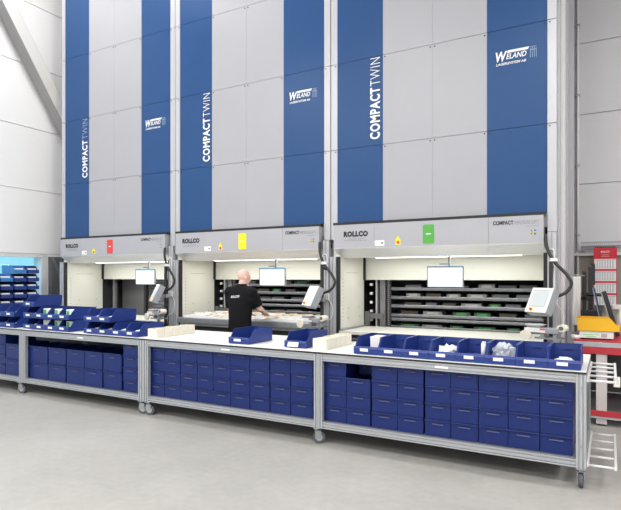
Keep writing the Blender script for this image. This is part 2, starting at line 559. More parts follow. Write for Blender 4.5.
for mi, xc in enumerate(XCS):
    sign = ['red', 'yellow', 'green'][mi]
    smat = [M_REDS, M_YELS, M_GRNS][mi]
    M = thing('storage_machine', 'tall grey and blue vertical lift storage machine with a %s card on its hood' % sign,
              'machine', (xc, YM, 0), 0, 'vertical lift machines')
    # core and sides
    obj('back_panel', MB().box(-1.49, 1.49, 2.55, 2.6, 0, 8.6), M_GREY, M)
    for sx in (-1, 1):
        a, b = sorted((sx * 1.495, sx * 1.46))
        sp = obj('side_panel', MB().box(a, b, .12, 2.55, 0, 8.6), M_EDGE, M)
        if mi == 2 and sx == 1:
            for y0, y1, x1, mm in ((.16, .42, 1.512, M_EDGE), (.52, .78, 1.54, M_TRIM), (1.2, 1.5, 1.53, M_EDGE), (2.2, 2.5, 1.55, M_EDGE)):
                obj('side_rib', MB().box(1.494, x1, y0, y1, 0, 8.58, .004), mm, sp)
    obj('top_panel', MB().box(-1.49, 1.49, .02, 2.6, 8.6, 8.63), M_GREY, M)
    obj('core', MB().box(-1.46, 1.46, .0295, 1.6, 2.30, 8.6), M_GREY, M)
    # facade panels
    pw = 2.78 / 4
    for c in range(4):
        x0 = -1.39 + c * pw
        mm = M_BLUE if c in (0, 3) else M_GREY
        for a, b in zip(SEAMS, SEAMS[1:]):
            obj('facade_panel', MB().box(x0 + .0006, x0 + pw - .0006, 0, .029, a + .0025, b - .0025, .001), mm, M)
    for sx in (-1, 1):
        for j, (a, b) in enumerate(zip([2.235] + SEAMS[1:], SEAMS[1:])):
            q0, q1 = sorted((sx * 1.392, sx * 1.494))
            obj('edge_post', MB().box(q0, q1, -.004, .12, a + .003, b - .003, .004), M_EDGE, M)
    bolts = MB()
    for c in range(5):
        for z in SEAMS[1:-1]:
            for dx in ((-.03, .03) if 0 < c < 4 else ((.03, -.03))):
                bolts.cyl((-1.39 + c * pw + dx, -.006, z - .03), (-1.39 + c * pw + dx, 0, z - .03), .009, n=8)
    bo = obj('bolts', bolts, M_SEAL, M)
    bo['kind'] = 'stuff'
    # facade print
    lettering('COMPACT', .72, .15, M_WHITE, M, -.735, -.003, 3.615, True, bold=.032, space=1.12, label='white bold upright lettering')
    lettering('TWIN', .385, .145, M_PRINTB if mi == 0 else M_WHITE, M, -.735, -.003, 4.36, True, bold=-.014, space=1.1, label='thin upright lettering')
    lx = .80
    lettering('W', .135, .125, M_WHITE, M, lx, -.003, 4.365, bold=.03, shear=.2, label='white logo letter')
    lettering('ELAND', .235, .065, M_WHITE, M, lx + .125, -.003, 4.385, bold=.015, shear=.25, label='white slanted logo lettering')
    lettering('LAGERSYSTEM AB', .35, .03, M_WHITE, M, lx + .005, -.003, 4.318, bold=.02, shear=.2)
    obj('logo_bar', MB().prism([(lx + .13, 4.462), (lx + .375, 4.462), (lx + .39, 4.492), (lx + .145, 4.492)], 'y', -.003, -.001), M_WHITE, M)
    em = MB()
    for q in range(4):
        em.box(lx + .40 + q * .022, lx + .406 + q * .022, -.003, -.001, 4.355, 4.47 + .012 * math.sin(q * 1.3))
    em.box(lx + .40, lx + .472, -.003, -.001, 4.445, 4.452)
    em.box(lx + .40, lx + .472, -.003, -.001, 4.48, 4.486)
    obj('logo_emblem', em, M_PRINTB, M)
    # hood
    hood_poly = [(-.10, 2.435), (-.10, 2.112), (.15, 2.112), (.15, 2.435)]
    lip_poly = [(-.10, 2.110), (-.098, 2.10), (.10, 1.975), (.15, 1.975), (.15, 2.110)]
    hx = [-1.405, -.785, .735, 1.36]
    for a, b in zip(hx, hx[1:]):
        obj('hood_panel', MB().prism(hood_poly, 'x', a + .0015, b - .0015), M_HOOD, M)
        obj('hood_lip', MB().prism(lip_poly, 'x', a + .0015, b - .0015), M_LIP, M)
    obj('hood_seal', MB().box(-1.42, 1.37, -.085, .02, 2.437, 2.472), M_SEAL, M)
    YH = -.1005
    lettering('ROLLCO', .37, .08, M_BLACKP, M, -1.245, YH, 2.262, bold=.075, space=1.12, label='black company lettering')
    sm = MB()
    for q, (x0, x1) in enumerate(((-1.17, -1.04), (-1.03, -.95))):
        sm.box(x0, x1, YH - .001, YH, 2.228, 2.236)
    for q in range(6):
        sm.box(-1.24 + q * .06, -1.205 + q * .06 + .012, YH - .001, YH, 2.205, 2.213)
    obj('small_print', sm, M_GREYP, M)
    lettering('COMPACT', .24, .05, M_BLACKP, M, .785, YH, 2.335, bold=.035)
    lettering('VERTICAL LIFT', .27, .045, M_GREYP, M, 1.035, YH, 2.335, bold=-.01)
    obj('small_print', MB().box(1.16, 1.30, YH - .001, YH, 2.305, 2.311), M_GREYP, M)
    fl = MB().cyl((1.25, YH - .001, 2.235), (1.25, YH, 2.235), .035, n=24)
    fo = obj('flag_sticker', fl, M_FLAGB, M, label='round blue sticker with yellow cross')
    obj('flag_cross', MB().box(1.215, 1.285, YH - .002, YH - .001, 2.228, 2.242).box(1.238, 1.252, YH - .002, YH - .001, 2.201, 2.269), M_FLAGY, fo)
    ws = obj('warning_sticker', MB().prism([(-.475, 2.135), (-.405, 2.135), (-.405, 2.20), (-.44, 2.255), (-.475, 2.20)], 'y', YH - .001, YH), M_YELS, M)
    obj('stop_mark', MB().cyl((-.44, YH - .002, 2.165), (-.44, YH - .001, 2.165), .022, n=16), M_REDS, ws)
    ts = obj('type_plate', MB().box(-.775, -.635, YH - .001, YH, 2.125, 2.20), M_PAPER, M)
    obj('plate_print', MB().box(-.685, -.65, YH - .002, YH - .001, 2.15, 2.175), M_GREYP, ts)
    cxs = [pX(110, 6.9), pX(242.5, 6.9), pX(428.5, 6.9)][mi] - xc
    cs = obj('number_card', card(MB(), cxs - .075, cxs + .075, 2.135, 2.385, YH), smat, M, label='%s card' % sign)
    obj('card_print', MB().box(cxs - .032, cxs + .032, YH - .005, YH - .0041, 2.255, 2.27), M_WHITE, cs)
    # label under the hood lip
    lm = MB().box(0, .24, -.0015, 0, -.05, .05)
    lm.xform(Matrix.Translation((.72, .0, 2.035)) @ Matrix.Rotation(math.radians(56), 4, 'X'))
    obj('lip_label', lm, M_PAPER, M)
    # niche
    obj('niche_ceiling', MB().box(-1.38, 1.38, .15, .95, 2.10, 2.14), M_CREAM, M)
    obj('led_strip', MB().box(-.95, 1.05, .36, .42, 1.976, 1.99).box(-.9, -.88, .38, .40, 1.99, 2.10).box(.9, .92, .38, .40, 1.99, 2.10), M_LED, M)
    L = bpy.data.lights.new('niche_light', 'AREA')
    L.shape = 'RECTANGLE'
    L.size, L.size_y = 2.2, .06
    L.energy = STRIP_W
    L.color = (1.0, .98, .94)
    lo = bpy.data.objects.new('niche_light', L)
    COL.objects.link(lo)
    lo.parent = M
    lo.location = (.05, .39, 1.972)
    jl = obj('jamb_panel', MB().box(-1.46, -1.355, .02, .87, .0, 2.10), M_CREAM, M)
    jd = MB()
    for q in range(14):
        jd.box(-1.3548, -1.353, .09, .105, .95 + q * .055, .965 + q * .055)
    for yy in (.28, .70):
        for zz in (1.08, 1.23):
            jd.box(-1.3548, -1.353, yy, yy + .018, zz, zz + .018)
    jd.box(-1.3548, -1.353, .22, .62, 1.76, 1.766)
    obj('hole_row', jd, M_GREYP, jl)
    obj('jamb_panel', MB().box(1.355, 1.46, .02, .87, .0, 2.10), M_CREAM, M)
    for sx in (-1, 1):
        a, b = sorted((sx * 1.352, sx * 1.395))
        obj('door_seal', MB().box(a, b, -.03, .018, .0, 1.99), M_SEAL, M)
        a, b = sorted((sx * 1.397, sx * 1.494))
        obj('front_post', MB().prism(post_poly(a, b, -.05, .018, [(a + b) / 2]), 'z', 0, 2.23 if sx > 0 else 1.99), M_EDGE, M)
    obj('rear_door', MB().box(-1.33, 1.353, .88, .91, 1.655, 2.10), M_CREAM, M)
    obj('rear_door_edge', MB().box(-1.352, -1.325, .84, .875, 1.655, 2.06), M_SEAL, M)
    # table in the niche
    tz = .93
    obj('niche_table', MB().box(-1.35, 1.35, -.04, .87, tz - .045, tz, .004), M_CREAM, M)
    obj('table_front', MB().box(-1.34, 1.34, .05, .08, 0, tz - .045), M_DARK, M)
    obj('table_rail', MB().box(-1.345, -1.30, -.03, .86, tz, tz + .02), M_STEEL, M)
    # dark interior and rack
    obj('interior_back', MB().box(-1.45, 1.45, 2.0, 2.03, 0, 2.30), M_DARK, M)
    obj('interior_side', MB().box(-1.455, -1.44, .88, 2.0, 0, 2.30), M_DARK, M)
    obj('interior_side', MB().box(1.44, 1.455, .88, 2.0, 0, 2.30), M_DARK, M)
    tx0, tx1 = TRAYX[mi]
    if mi > 0:
        obj('rack_upright', MB().box(-1.18, -1.16, .93, 1.0, 0, 2.2), M_ALU, M)
        obj('rack_upright', MB().box(-1.13, -1.04, .98, 1.02, 0, 2.2), M_MID, M)
        ch = obj('rack_upright', MB().box(-1.02, -.95, .99, 1.03, 0, 2.2), M_DARK, M)
        cl = MB()
        for q in range(26):
            cl.box(-.995, -.97, .975, .99, .92 + q * .03, .938 + q * .03)
        obj('chain', cl, M_MID, ch)
        lk = MB()
        for q in range(5):
            lk.box(-1.29, -1.25, .95, 1.0, 1.0 + q * .14, 1.04 + q * .14, .005)
        obj('tray_lugs', lk, M_WPLAST, M)
        obj('lift_bracket', MB().box(-1.34, -1.05, .90, .93, 1.05, 1.13).box(-1.345, -1.27, .88, .93, .94, 1.16), M_DGREY, M)
    else:
        obj('interior_plate', MB().box(-1.30, -.05, 1.35, 1.37, .4, 2.2), M_MID, M)
        obj('rack_upright', MB().box(-1.20, -1.13, 1.0, 1.06, 0, 2.2), M_MID, M)
        obj('rack_upright', MB().box(-.50, -.44, 1.2, 1.28, 0, 2.2), M_DARK, M)
        sl = MB()
        for q in range(12):
            sl.box(-.40, -.02, 1.33, 1.35, .95 + q * .065, .97 + q * .065)
        obj('vent_slats', sl, M_STEEL, M)
    rr = MB()
    for z in TRAYZ[mi]:
        for xx in (tx0 + .01, tx1 - .05):
            rr.box(xx, xx + .04, 1.0, 1.75, z - .045, z - .031)
        rr.box(tx1 - .02, tx1 + .12, 1.65, 1.75, z - .045, z - .031)
    obj('tray_rails', rr, M_DARK, M)
    # stored trays
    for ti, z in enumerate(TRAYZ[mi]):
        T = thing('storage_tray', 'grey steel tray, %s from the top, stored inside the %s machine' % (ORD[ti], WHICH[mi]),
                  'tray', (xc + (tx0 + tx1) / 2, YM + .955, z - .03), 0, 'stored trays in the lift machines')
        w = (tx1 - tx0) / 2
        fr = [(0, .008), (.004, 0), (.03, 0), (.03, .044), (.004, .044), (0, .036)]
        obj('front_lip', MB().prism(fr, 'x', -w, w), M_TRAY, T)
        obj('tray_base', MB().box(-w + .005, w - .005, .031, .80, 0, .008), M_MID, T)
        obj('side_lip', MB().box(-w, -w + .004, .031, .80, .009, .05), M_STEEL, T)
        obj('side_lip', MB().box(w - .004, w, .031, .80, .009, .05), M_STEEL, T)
        TRAY_OBJS.append((mi, ti, xc + (tx0 + tx1) / 2, w, z - .022))
    # terminal post, terminal, hose, conduit
    tp = obj('terminal_post', MB().box(1.425, 1.465, -.19, -.15, 0, 1.88, .004).box(1.43, 1.46, -.15, -.05, 1.80, 1.84), M_BLACK, M)
    th = math.atan2(.6, .8)
    hb = MB().box(-.15, .15, -.05, .05, -.155, .155, .008)
    R = Matrix.Translation((1.365, -.28, 1.41)) @ Matrix.Rotation(-math.atan2(.6, .8), 4, 'Z') @ Matrix.Rotation(math.radians(-26), 4, 'X')
    fb = MB().box(-.15, .15, -.062, -.051, -.155, .155, .004)
    term = obj('terminal', hb.xform(R), M_GPLAST, M, label='grey tilted operator terminal')
    obj('front_plate', fb.xform(R), M_WPLAST, term)
    obj('touch_screen', MB().box(-.10, .10, -.066, -.063, -.075, .115).xform(R), M_TOUCH, term)
    obj('screen_bezel', MB().box(-.112, .112, -.0635, -.0622, -.087, .127).xform(R), mat('bezel_grey', (.55, .54, .50), .4), term)
    obj('emergency_base', MB().cyl((-.06, -.068, -.12), (-.06, -.062, -.12), .022, n=16).xform(R), M_YELS, term)
    obj('emergency_button', MB().cyl((-.06, -.085, -.12), (-.06, -.068, -.12), .014, n=16).xform(R), M_REDS, term)
    obj('terminal_arm', MB().cyl((1.385, -.24, 1.40), (1.44, -.18, 1.38), .02).box(1.41, 1.48, -.20, -.14, 1.35, 1.41), M_GPLAST, M)
    obj('hose', MB().tube([(1.385, -.13, 2.20), (1.40, -.15, 2.05), (1.48, -.17, 1.88), (1.61, -.18, 1.73), (1.66, -.19, 1.62),
                           (1.60, -.20, 1.52), (1.48, -.22, 1.465), (1.42, -.235, 1.445)], .019), M_HOSE, M)
    obj('hose_clamp', MB().box(1.44, 1.52, -.19, -.145, 1.88, 1.92, .005), M_WPLAST, M)
    obj('conduit', MB().tube([(1.40, -.06, 2.02), (1.44, -.062, 2.03), (1.47, -.062, 2.0), (1.472, -.062, 1.85), (1.472, -.062, 1.50)], .010), M_WPLAST, M)
    obj('socket_box', MB().box(1.43, 1.51, -.10, -.052, 1.37, 1.46, .008), M_WPLAST, M)
    obj('cable', MB().tube([(1.50, -.08, 1.38), (1.57, -.09, 1.28), (1.56, -.10, 1.12), (1.46, -.10, 1.06), (1.38, -.09, 1.02)], .005, 6), M_WPLAST, M)

# monitors hanging under the hoods
for mi, (px0, px1, py0, py1) in enumerate(((136, 154.5, 269, 285), (259.5, 285, 268.5, 285.5), (427.5, 463, 266.5, 287.3))):
    YD = 7.24
    xa = (pX(px0, YD) + pX(px1, YD)) / 2
    zc = (pZ((px0 + px1) / 2, (py0 + py1) / 2, YD))
    t = thing('monitor', 'flat screen monitor hanging under the hood of the %s machine' % WHICH[mi], 'monitor', (xa, YD, zc), 0, 'monitors')
    obj('casing', MB().box(-.245, .245, 0, .035, -.145, .145, .005), M_GPLAST, t)
    obj('screen', MB().box(-.236, .236, -.002, -.0002, -.134, .122), M_SCREEN, t, label='bright white screen')
    obj('screen_header', MB().box(-.236, .236, -.002, -.0002, .123, .136), M_SCREENB, t)
    obj('bezel', MB().box(-.245, .245, -.004, -.0002, .137, .145).box(-.245, .245, -.004, -.0002, -.145, -.135)
        .box(-.245, -.237, -.004, -.0002, -.135, .137).box(.237, .245, -.004, -.0002, -.135, .137), M_BLACK, t)
    obj('mount', MB().box(.03, .055, .04, .07, -.05, 2.10 - zc).box(-.02, .10, .035, .045, -.05, .05)
        .box(-.09, .06, .035, .07, .165, .185), M_GPLAST, t)

# boxes lying on stored trays
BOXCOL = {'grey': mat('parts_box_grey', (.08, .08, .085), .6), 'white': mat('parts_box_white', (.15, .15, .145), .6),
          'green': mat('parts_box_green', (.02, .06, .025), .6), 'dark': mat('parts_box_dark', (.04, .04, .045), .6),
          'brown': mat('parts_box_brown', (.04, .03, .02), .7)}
rng = random.Random(5)
for mi, ti, xm, w, z in TRAY_OBJS:
    n = 6 if mi == 2 else 4 if mi == 1 else 2
    if mi == 2 and ti == 4:
        n = 0
    x = xm - w + .06
    for q in range(n):
        bw = rng.uniform(.16, .30)
        gap = rng.uniform(.03, .16)
        if x + gap + bw > xm + w - .03:
            break
        x += gap
        c = rng.choice(['grey', 'white', 'green', 'dark', 'grey', 'brown'])
        if mi == 2 and ti == 5:
            c = rng.choice(['green', 'white', 'green'])
        nxt = TRAYZ[mi][ti - 1] - TRAYZ[mi][ti] if ti else .15
        hh = min(rng.uniform(.075, .10), nxt - .055)
        o = thing('parts_box', '%s %s parts box, %s from left, on %s tray of the %s machine'
                  % ('small', c, ORD[q], ORD[ti], WHICH[mi]), 'box', (x + bw / 2, YM + 1.14, z), 0, 'boxes on the stored trays')
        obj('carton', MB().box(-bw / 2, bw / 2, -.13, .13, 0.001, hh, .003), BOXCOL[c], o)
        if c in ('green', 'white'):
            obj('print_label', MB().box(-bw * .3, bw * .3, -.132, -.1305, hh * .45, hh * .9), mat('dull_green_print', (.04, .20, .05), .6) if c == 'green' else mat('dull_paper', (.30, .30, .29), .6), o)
        x += bw

# tray pulled out on the table of the middle machine
xc = XCS[1]
T = thing('storage_tray', 'pulled out grey steel tray full of white cartons in front of the man', 'tray', (xc, 6.88, .931), 0,
          'trays on the machine tables')
fr = [(0, .012), (.006, 0), (.04, 0), (.04, .095), (.006, .095), (0, .083)]
obj('front_lip', MB().prism(fr, 'x', -1.345, 1.25), M_STEEL, T)
obj('tray_base', MB().box(-1.26, 1.24, .041, .82, 0.001, .01), M_STEEL, T)
for a, b in ((-1.27, -1.262), (1.242, 1.25)):
    obj('side_lip', MB().box(a, b, .041, .82, 0.0, .095), M_STEEL, T)
obj('rear_lip', MB().box(-1.26, 1.24, .821, .83, 0.0, .095), M_STEEL, T)
for r in range(3):
    x = xc - 1.25
    q = 0
    while x < xc + 1.10:
        bw = rng.choice([.115, .135, .16])
        hh = rng.uniform(.11, .13) if r == 0 else rng.uniform(.13, .165)
        y0 = 6.925 + r * .255
        o = thing('small_carton', 'open white carton, %s from left, %s row of the pulled out tray' % (ORD[q], ORD[r]),
                  'carton', (x + bw / 2, y0 + .12, .942), 0, 'cartons on the pulled out tray')
        obj('carton_walls', MB().box(-bw / 2 + .002, bw / 2 - .002, -.115, -.110, 0, hh).box(-bw / 2 + .002, bw / 2 - .002, .110, .115, 0, hh)
            .box(-bw / 2 + .002, -bw / 2 + .006, -.109, .109, 0, hh).box(bw / 2 - .006, bw / 2 - .002, -.109, .109, 0, hh)
            .box(-bw / 2 + .006, bw / 2 - .006, -.109, .109, 0, hh * .75), M_PAPER, o)
        if rng.random() < .6:
            obj('kraft_sheet', MB().box(-bw / 2 + .01, bw / 2 - .01, -.10, .08, hh * .76, hh * .8).box(-bw * .2, bw * .25, -.05, .05, hh * .8, hh + .006), M_KRAFT, o)
        x += bw
        q += 1

# white sheet on the table of the left machine
tag(obj('paper_stack', MB().box(-.42, .42, -.10, .10, 0, .05, .004), M_PAPER, loc=(pX(86, 6.95), 7.1, .931)),
    'white low paper stack on the table of the left machine', 'paper')

# label printers at the right end of each machine table
for mi, xc in enumerate(XCS):
    t = thing('label_printer', 'grey tape label printer with cream roll beside the %s machine terminal' % WHICH[mi], 'printer',
              (xc + 1.37, 6.68, 1.00), math.radians(-18), 'label printers')
    t.scale = (1.2, 1.2, 1.0)
    obj('body', MB().box(-.14, .17, -.055, .055, .06, .125, .012).box(-.14, .0, -.05, .05, .125, .15, .01), M_GPLAST, t)
    obj('cover', MB().box(-.15, .05, -.058, -.0555, .07, .12).box(-.15, .02, -.045, .045, .1505, .156), M_WPLAST, t)
    obj('tape_roll', MB().cyl((-.13, -.085, .035), (-.13, -.058, .035), .055, n=28), M_CARD, t, label='cream tape roll')
    er = obj('end_roll', MB().cyl((.19, -.04, .13), (.19, .04, .13), .042, n=24), M_CARD, t)
    obj('roll_core', MB().cyl((.19, -.045, .13), (.19, -.0401, .13), .022, n=16), M_DGREY, er)
    obj('red_key', MB().box(.0, .05, -.06, -.0555, .10, .118), M_REDS, t)
    obj('arm', MB().box(-.05, .20, -.06, -.045, .0, .02).box(-.05, .20, .045, .06, .0, .02).box(.0, .03, -.045, .045, .0, .06)
        .box(.12, .15, -.045, .045, .0, .06).box(.06, .09, -.02, .02, -1.0, .0).box(-.10, .22, -.18, .08, -1.0, -.97), M_STEEL, t)

# ------------------------------------------------------------------ workbenches
YFR, YBK, ZT = 4.83, 5.95, .942
BX = [(-9.42, -7.475), (-7.47, -5.045), (-5.04, -2.595), (-2.59, -.165)]
PW = [(.06, .07), (.07, .085), (.08, .045), (.045, .075)]   # left/right post widths
BNAME = ['far left', 'left', 'middle', 'rightmost']


def caster(parent, x, y, rz):
    c = obj('caster', MB().box(-.035, .035, -.035, .035, .155, .164).cyl((0, 0, .135), (0, 0, .155), .022)
            .box(-.028, -.023, -.018, .045, .055, .135).box(.023, .028, -.018, .045, .055, .135).box(-.028, .028, -.018, .03, .13, .137), M_STEEL, parent, (x, y, 0), (0, 0, rz))
    wh = MB().cyl((-.018, .025, .062), (.018, .025, .062), .0615, n=28)
    wo = obj('wheel', wh, M_WHEEL, c)
    obj('hub', MB().cyl((-.0225, .025, .062), (.0225, .025, .062), .034, n=20), M_ALU, wo)
    return c


for bi, (x0, x1) in enumerate(BX):
    w = x1 - x0
    t = thing('workbench', ['aluminium wheeled workbench cut off by the left edge of the picture',
                            'left aluminium workbench carrying two-tier rows of blue bins',
                            'middle aluminium workbench standing in front of the man',
                            'rightmost aluminium workbench with a single row of eight blue bins'][bi], 'workbench', (x0, YFR, 0), 0, 'wheeled workbenches')
    D = YBK - YFR
    pl, pr = PW[bi]
    obj('tabletop', MB().box(0, w, -.003, D, ZT - .004, ZT), M_TOP, t, label='white worktop')
    obj('top_edge', MB().box(0, w, -.004, D - .001, ZT - .021, ZT - .0042), M_SEAL, t)
    zt = ZT - .0215
    for (a, b) in ((0, pl), (w - pr, w)):
        cols = [a + .0225, b - .0225] if b - a > .06 else [(a + b) / 2]
        obj('post', MB().prism(post_poly(a, b, 0, .045, cols), 'z', .165, zt), M_ALU, t)
        obj('post', MB().prism(post_poly(a, b, D - .05, D - .005, cols), 'z', .165, zt), M_ALU, t)
    obj('top_rail', MB().prism(rail_poly(.002, .043, zt - .07, zt, [zt - .018, zt - .052]), 'x', pl + .001, w - pr - .001), M_ALU, t)
    obj('top_rail', MB().prism(rail_poly(D - .048, D - .007, zt - .07, zt, []), 'x', pl + .001, w - pr - .001), M_ALU, t)
    obj('bottom_rail', MB().prism(rail_poly(.002, .043, .168, .234, [.186, .216]), 'x', pl + .001, w - pr - .001), M_ALU, t)
    obj('bottom_rail', MB().prism(rail_poly(D - .048, D - .007, .168, .234, []), 'x', pl + .001, w - pr - .001), M_ALU, t)
    for a in (0.001, w - .044):
        obj('side_rail', MB().box(a, a + .043, .046, D - .051, .168, .22), M_ALU, t)
        obj('side_rail', MB().box(a, a + .043, .046, D - .051, zt - .05, zt), M_ALU, t)
    obj('shelf', MB().box(pl + .002, w - pr - .002, .044, D - .049, .222, .236), M_DGREY, t)
    obj('back_board', MB().box(pl + .002, w - pr - .002, D - .060, D - .0485, .24, zt - .07), M_DGREY, t)
    lx = w * .52
    obj('bench_tag', MB().box(lx - .06, lx + .06, .0003, .0018, zt - .045, zt - .025), M_PAPER, t)
    # casters
    if bi == 3:
        caster(t, w - .04, .03, .05)
    elif bi == 2:
        caster(t, .05, .03, math.radians(-70))
        caster(t, w - .03, .03, math.radians(-50))
    elif bi == 1:
        caster(t, w - .06, .03, math.radians(-62))
    else:
        caster(t, w - .07, .03, math.radians(-75))
    caster(t, .06, D - .06, .3)
    caster(t, w - .06, D - .06, -.4)
    for zc_ in (.34, .81):
        obj('connector', MB().cyl((w - pr / 2, -.004, zc_), (w - pr / 2, .0005, zc_), .008, n=10)
            .cyl((pl / 2, -.004, zc_), (pl / 2, .0005, zc_), .008, n=10), M_STEEL, t)
    if bi == 3:
        # tubular side racks
        for zr in (.19, .868):
            sr = obj('side_rack', MB().box(w + .195, w + .215, .03, D - .03, zr - .012, zr + .012, .003)
                     .box(w + .001, w + .016, .03, D - .03, zr - .012, zr + .012), M_TRIM, t, label='slim aluminium side rack')
            for q in range(5):
                yy = .05 + q * (D - .12) / 4
                obj('rack_bar', MB().cyl((w + .015, yy, zr), (w + .196, yy, zr), .010, n=10), M_TRIM, sr)
            if zr > .5:
                obj('end_block', MB().box(w + .19, w + .235, .02, .30, zr - .03, zr - .013, .003).box(w + .217, w + .235, .02, .16, zr - .013, zr + .03), M_CARD, sr)

# ------------------------------------------------------------------ storage boxes under the benches
BOXM = {}


def storage_box_mesh(w, d, h):
    key = (round(w, 3), round(h, 3))
    if key in BOXM:
        return BOXM[key]
    th = .004
    mb = MB()
    f = .002  # taper
    mb.prism([(-w / 2 + f, .0), (w / 2 - f, .0), (w / 2, h), (-w / 2, h)], 'y', 0.004, 0.008)
    mb.prism([(-w / 2 + f, .0), (w / 2 - f, .0), (w / 2, h), (-w / 2, h)], 'y', d - th, d)
    mb.box(-w / 2 + f, -w / 2 + f + th, .008, d - th, 0, h)
    mb.box(w / 2 - f - th, w / 2 - f, .008, d - th, 0, h)
    mb.box(-w / 2 + f + th, w / 2 - f - th, .008, d - th, 0, th)
    body = mb.mesh('box_body')
    body.materials.append(M_BOX)
    mb = MB()
    mb.prism([(-.012, h - .005), (-.010, h), (.0038, h), (.0038, h - .018), (-.009, h - .014)], 'x', -w / 2, w / 2)
    rim = mb.mesh('box_rim')
    rim.materials.append(M_BOX)
    mb = MB()
    hw = min(.055, w * .22)
    zc_ = h * .80
    mb.prism([(-.010, zc_ - .013), (-.012, zc_ - .010), (-.004, zc_ - .006), (.0038, zc_ - .006), (.0038, zc_ - .016)], 'x', -hw, hw)
    han = mb.mesh('box_handle')
    han.materials.append(mat('handle_highlight', (.11, .14, .36), .3))  # paler than the box: highlight on the grip lip put into the colour
    mb = MB()
    mb.prism([(-hw, zc_ - .0055), (hw, zc_ - .0055), (hw + .003, zc_ + .006), (-hw - .003, zc_ + .006)], 'y', .0022, .0038)
    slot = mb.mesh('grip_slot')
    slot.materials.append(mat('slot_shade_navy', (.006, .010, .05), .5))  # flat plate, recess shade painted as darker navy
    BOXM[key] = (body, rim, han, slot)
    return BOXM[key]


def storage_box(x, y, z, w, h, label, d=.5, group='navy boxes under the workbenches'):
    t = thing('storage_box', label, 'box', (x, y, z), 0, group)
    b, r, hm, s = storage_box_mesh(w, d, h)
    bo = obj('box_body', b, M_BOX, t)
    obj('rim', r, M_BOX, t)
    ho = obj('handle', hm, M_BOX, t)
    obj('grip_slot', s, M_SEAL, ho)
    return t


YBX = 4.892
ZS = .2365


def columns(pxs, rows, h, bench, skip=(), sizeword='navy', colstart=0, d=.5):
    for c, (a, b) in enumerate(pxs):
        xa, xb = pX(a, YBX), pX(b, YBX)
        w = xb - xa - .0015
        for r in range(rows):
            if (c, r) in skip:
                continue
            z = ZS + (rows - 1 - r) * (h + .002)
            storage_box((xa + xb) / 2 + rng.uniform(-.001, .001), YBX + rng.uniform(0, .006), z, w, h,
                        '%s storage box, %s column from left, %s row from top, under %s workbench'
                        % (sizeword, ORD[c + colstart], ORD[r], bench), d)


columns([(323.5, 346), (346.2, 370.2), (371.5, 397), (397.2, 423.3), (424.8, 450.5), (450.7, 478), (478.3, 507.8), (508, 539.6), (540, 573)],
        4, .1515, 'rightmost', skip={(1, 0)})
columns([(149.2, 164), (164.2, 180), (180.2, 196.7), (196.9, 212.6), (212.8, 230.3), (230.5, 249.4), (249.6, 269.2), (270, 290.2), (290.5, 312.6)],
        4, .1515, 'middle')
columns([(27, 47.3), (48, 65.3), (66.3, 84), (84.2, 102), (103, 121)], 2, .232, 'left', sizeword='tall navy')
columns([(123, 137.2)], 4, .1515, 'left', sizeword='low navy', colstart=5)
columns([(-4, 5), (5.4, 18.3)][1:], 2, .232, 'far left', sizeword='tall navy', colstart=1)
columns([(-5, 5)], 4, .1515, 'far left', sizeword='low navy')
# the box that stands crooked behind the empty slot
storage_box((pX(346.2, YBX) + pX(370.2, YBX)) / 2, 5.14, ZS + 3 * .1535, .20, .10, 'low dark navy box set back in the empty slot under the rightmost workbench', .3)

# ------------------------------------------------------------------ open-front picking bins
BINM = {}


def bin_meshes(w, d, h, m):
    key = (w, d, h, m.name)
    if key in BINM:
        return BINM[key]
    th = .006
    lip = h * .46
    side = [(.0, .004), (-.0, lip * .75), (.012, lip), (.035, lip), (.10, h * .96), (.115, h), (d, h), (d - .012, .004)]
    mb = MB()
    mb.prism(side, 'x', -w / 2, -w / 2 + th)
    mb.prism(side, 'x', w / 2 - th, w / 2)
    mb.box(-w / 2 + th, w / 2 - th, .002, d - .014, .004, .012)
    mb.prism([(0, .004), (0, lip * .75), (.012, lip), (.018, lip), (.010, lip * .7), (.008, .012)], 'x', -w / 2 + th, w / 2 - th)
    mb.prism([(d - .012, .004), (d, h), (d - th, h), (d - .018, .004)], 'x', -w / 2 + th, w / 2 - th)
    for sx in (-1, 1):  # base runners
        a, b = sorted((sx * (w / 2 - .03), sx * (w / 2 - .015)))
        mb.box(a, b, .02, d - .03, 0, .0045)
    shell = mb.mesh('bin_shell')
    shell.materials.append(m)
    mb = MB()  # rolled rim along the top
    for sx in (-1, 1):
        a, b = sorted((sx * (w / 2 - .011), sx * (w / 2)))
        mb.prism([(.118, h - .003), (d - .001, h - .003), (d - .001, h + .003), (.118, h + .003)], 'x', a, b)
    mb.box(-w / 2, w / 2, d - .012, d, h, h + .003)
    mb.prism([(-.006, lip * .72), (0, lip * .72), (0.012, lip + .003), (.004, lip + .003)], 'x', -w / 2, w / 2)
    mb.box(-w * .16, w * .16, d - .03, d - .0145, h * .70, h * .76)
    rim = mb.mesh('bin_rim')
    rim.materials.append(m)
    mb = MB()
    mb.prism([(-.0075, lip * .42), (-.0085, lip * .80), (-.0070, lip * .80), (-.0015, lip * .42)], 'x', -w * .22, w * .12)
    lab = mb.mesh('label_card')
    lab.materials.append(M_PAPER)
    mb = MB()
    mb.prism([(-.0015, .02), (-.004, .025), (-.004, lip * .40), (-.0015, lip * .42)], 'x', -w * .42, w * .42)
    hol = mb.mesh('label_holder')
    hol.materials.append(m)
    BINM[key] = (shell, rim, lab, hol)
    return BINM[key]


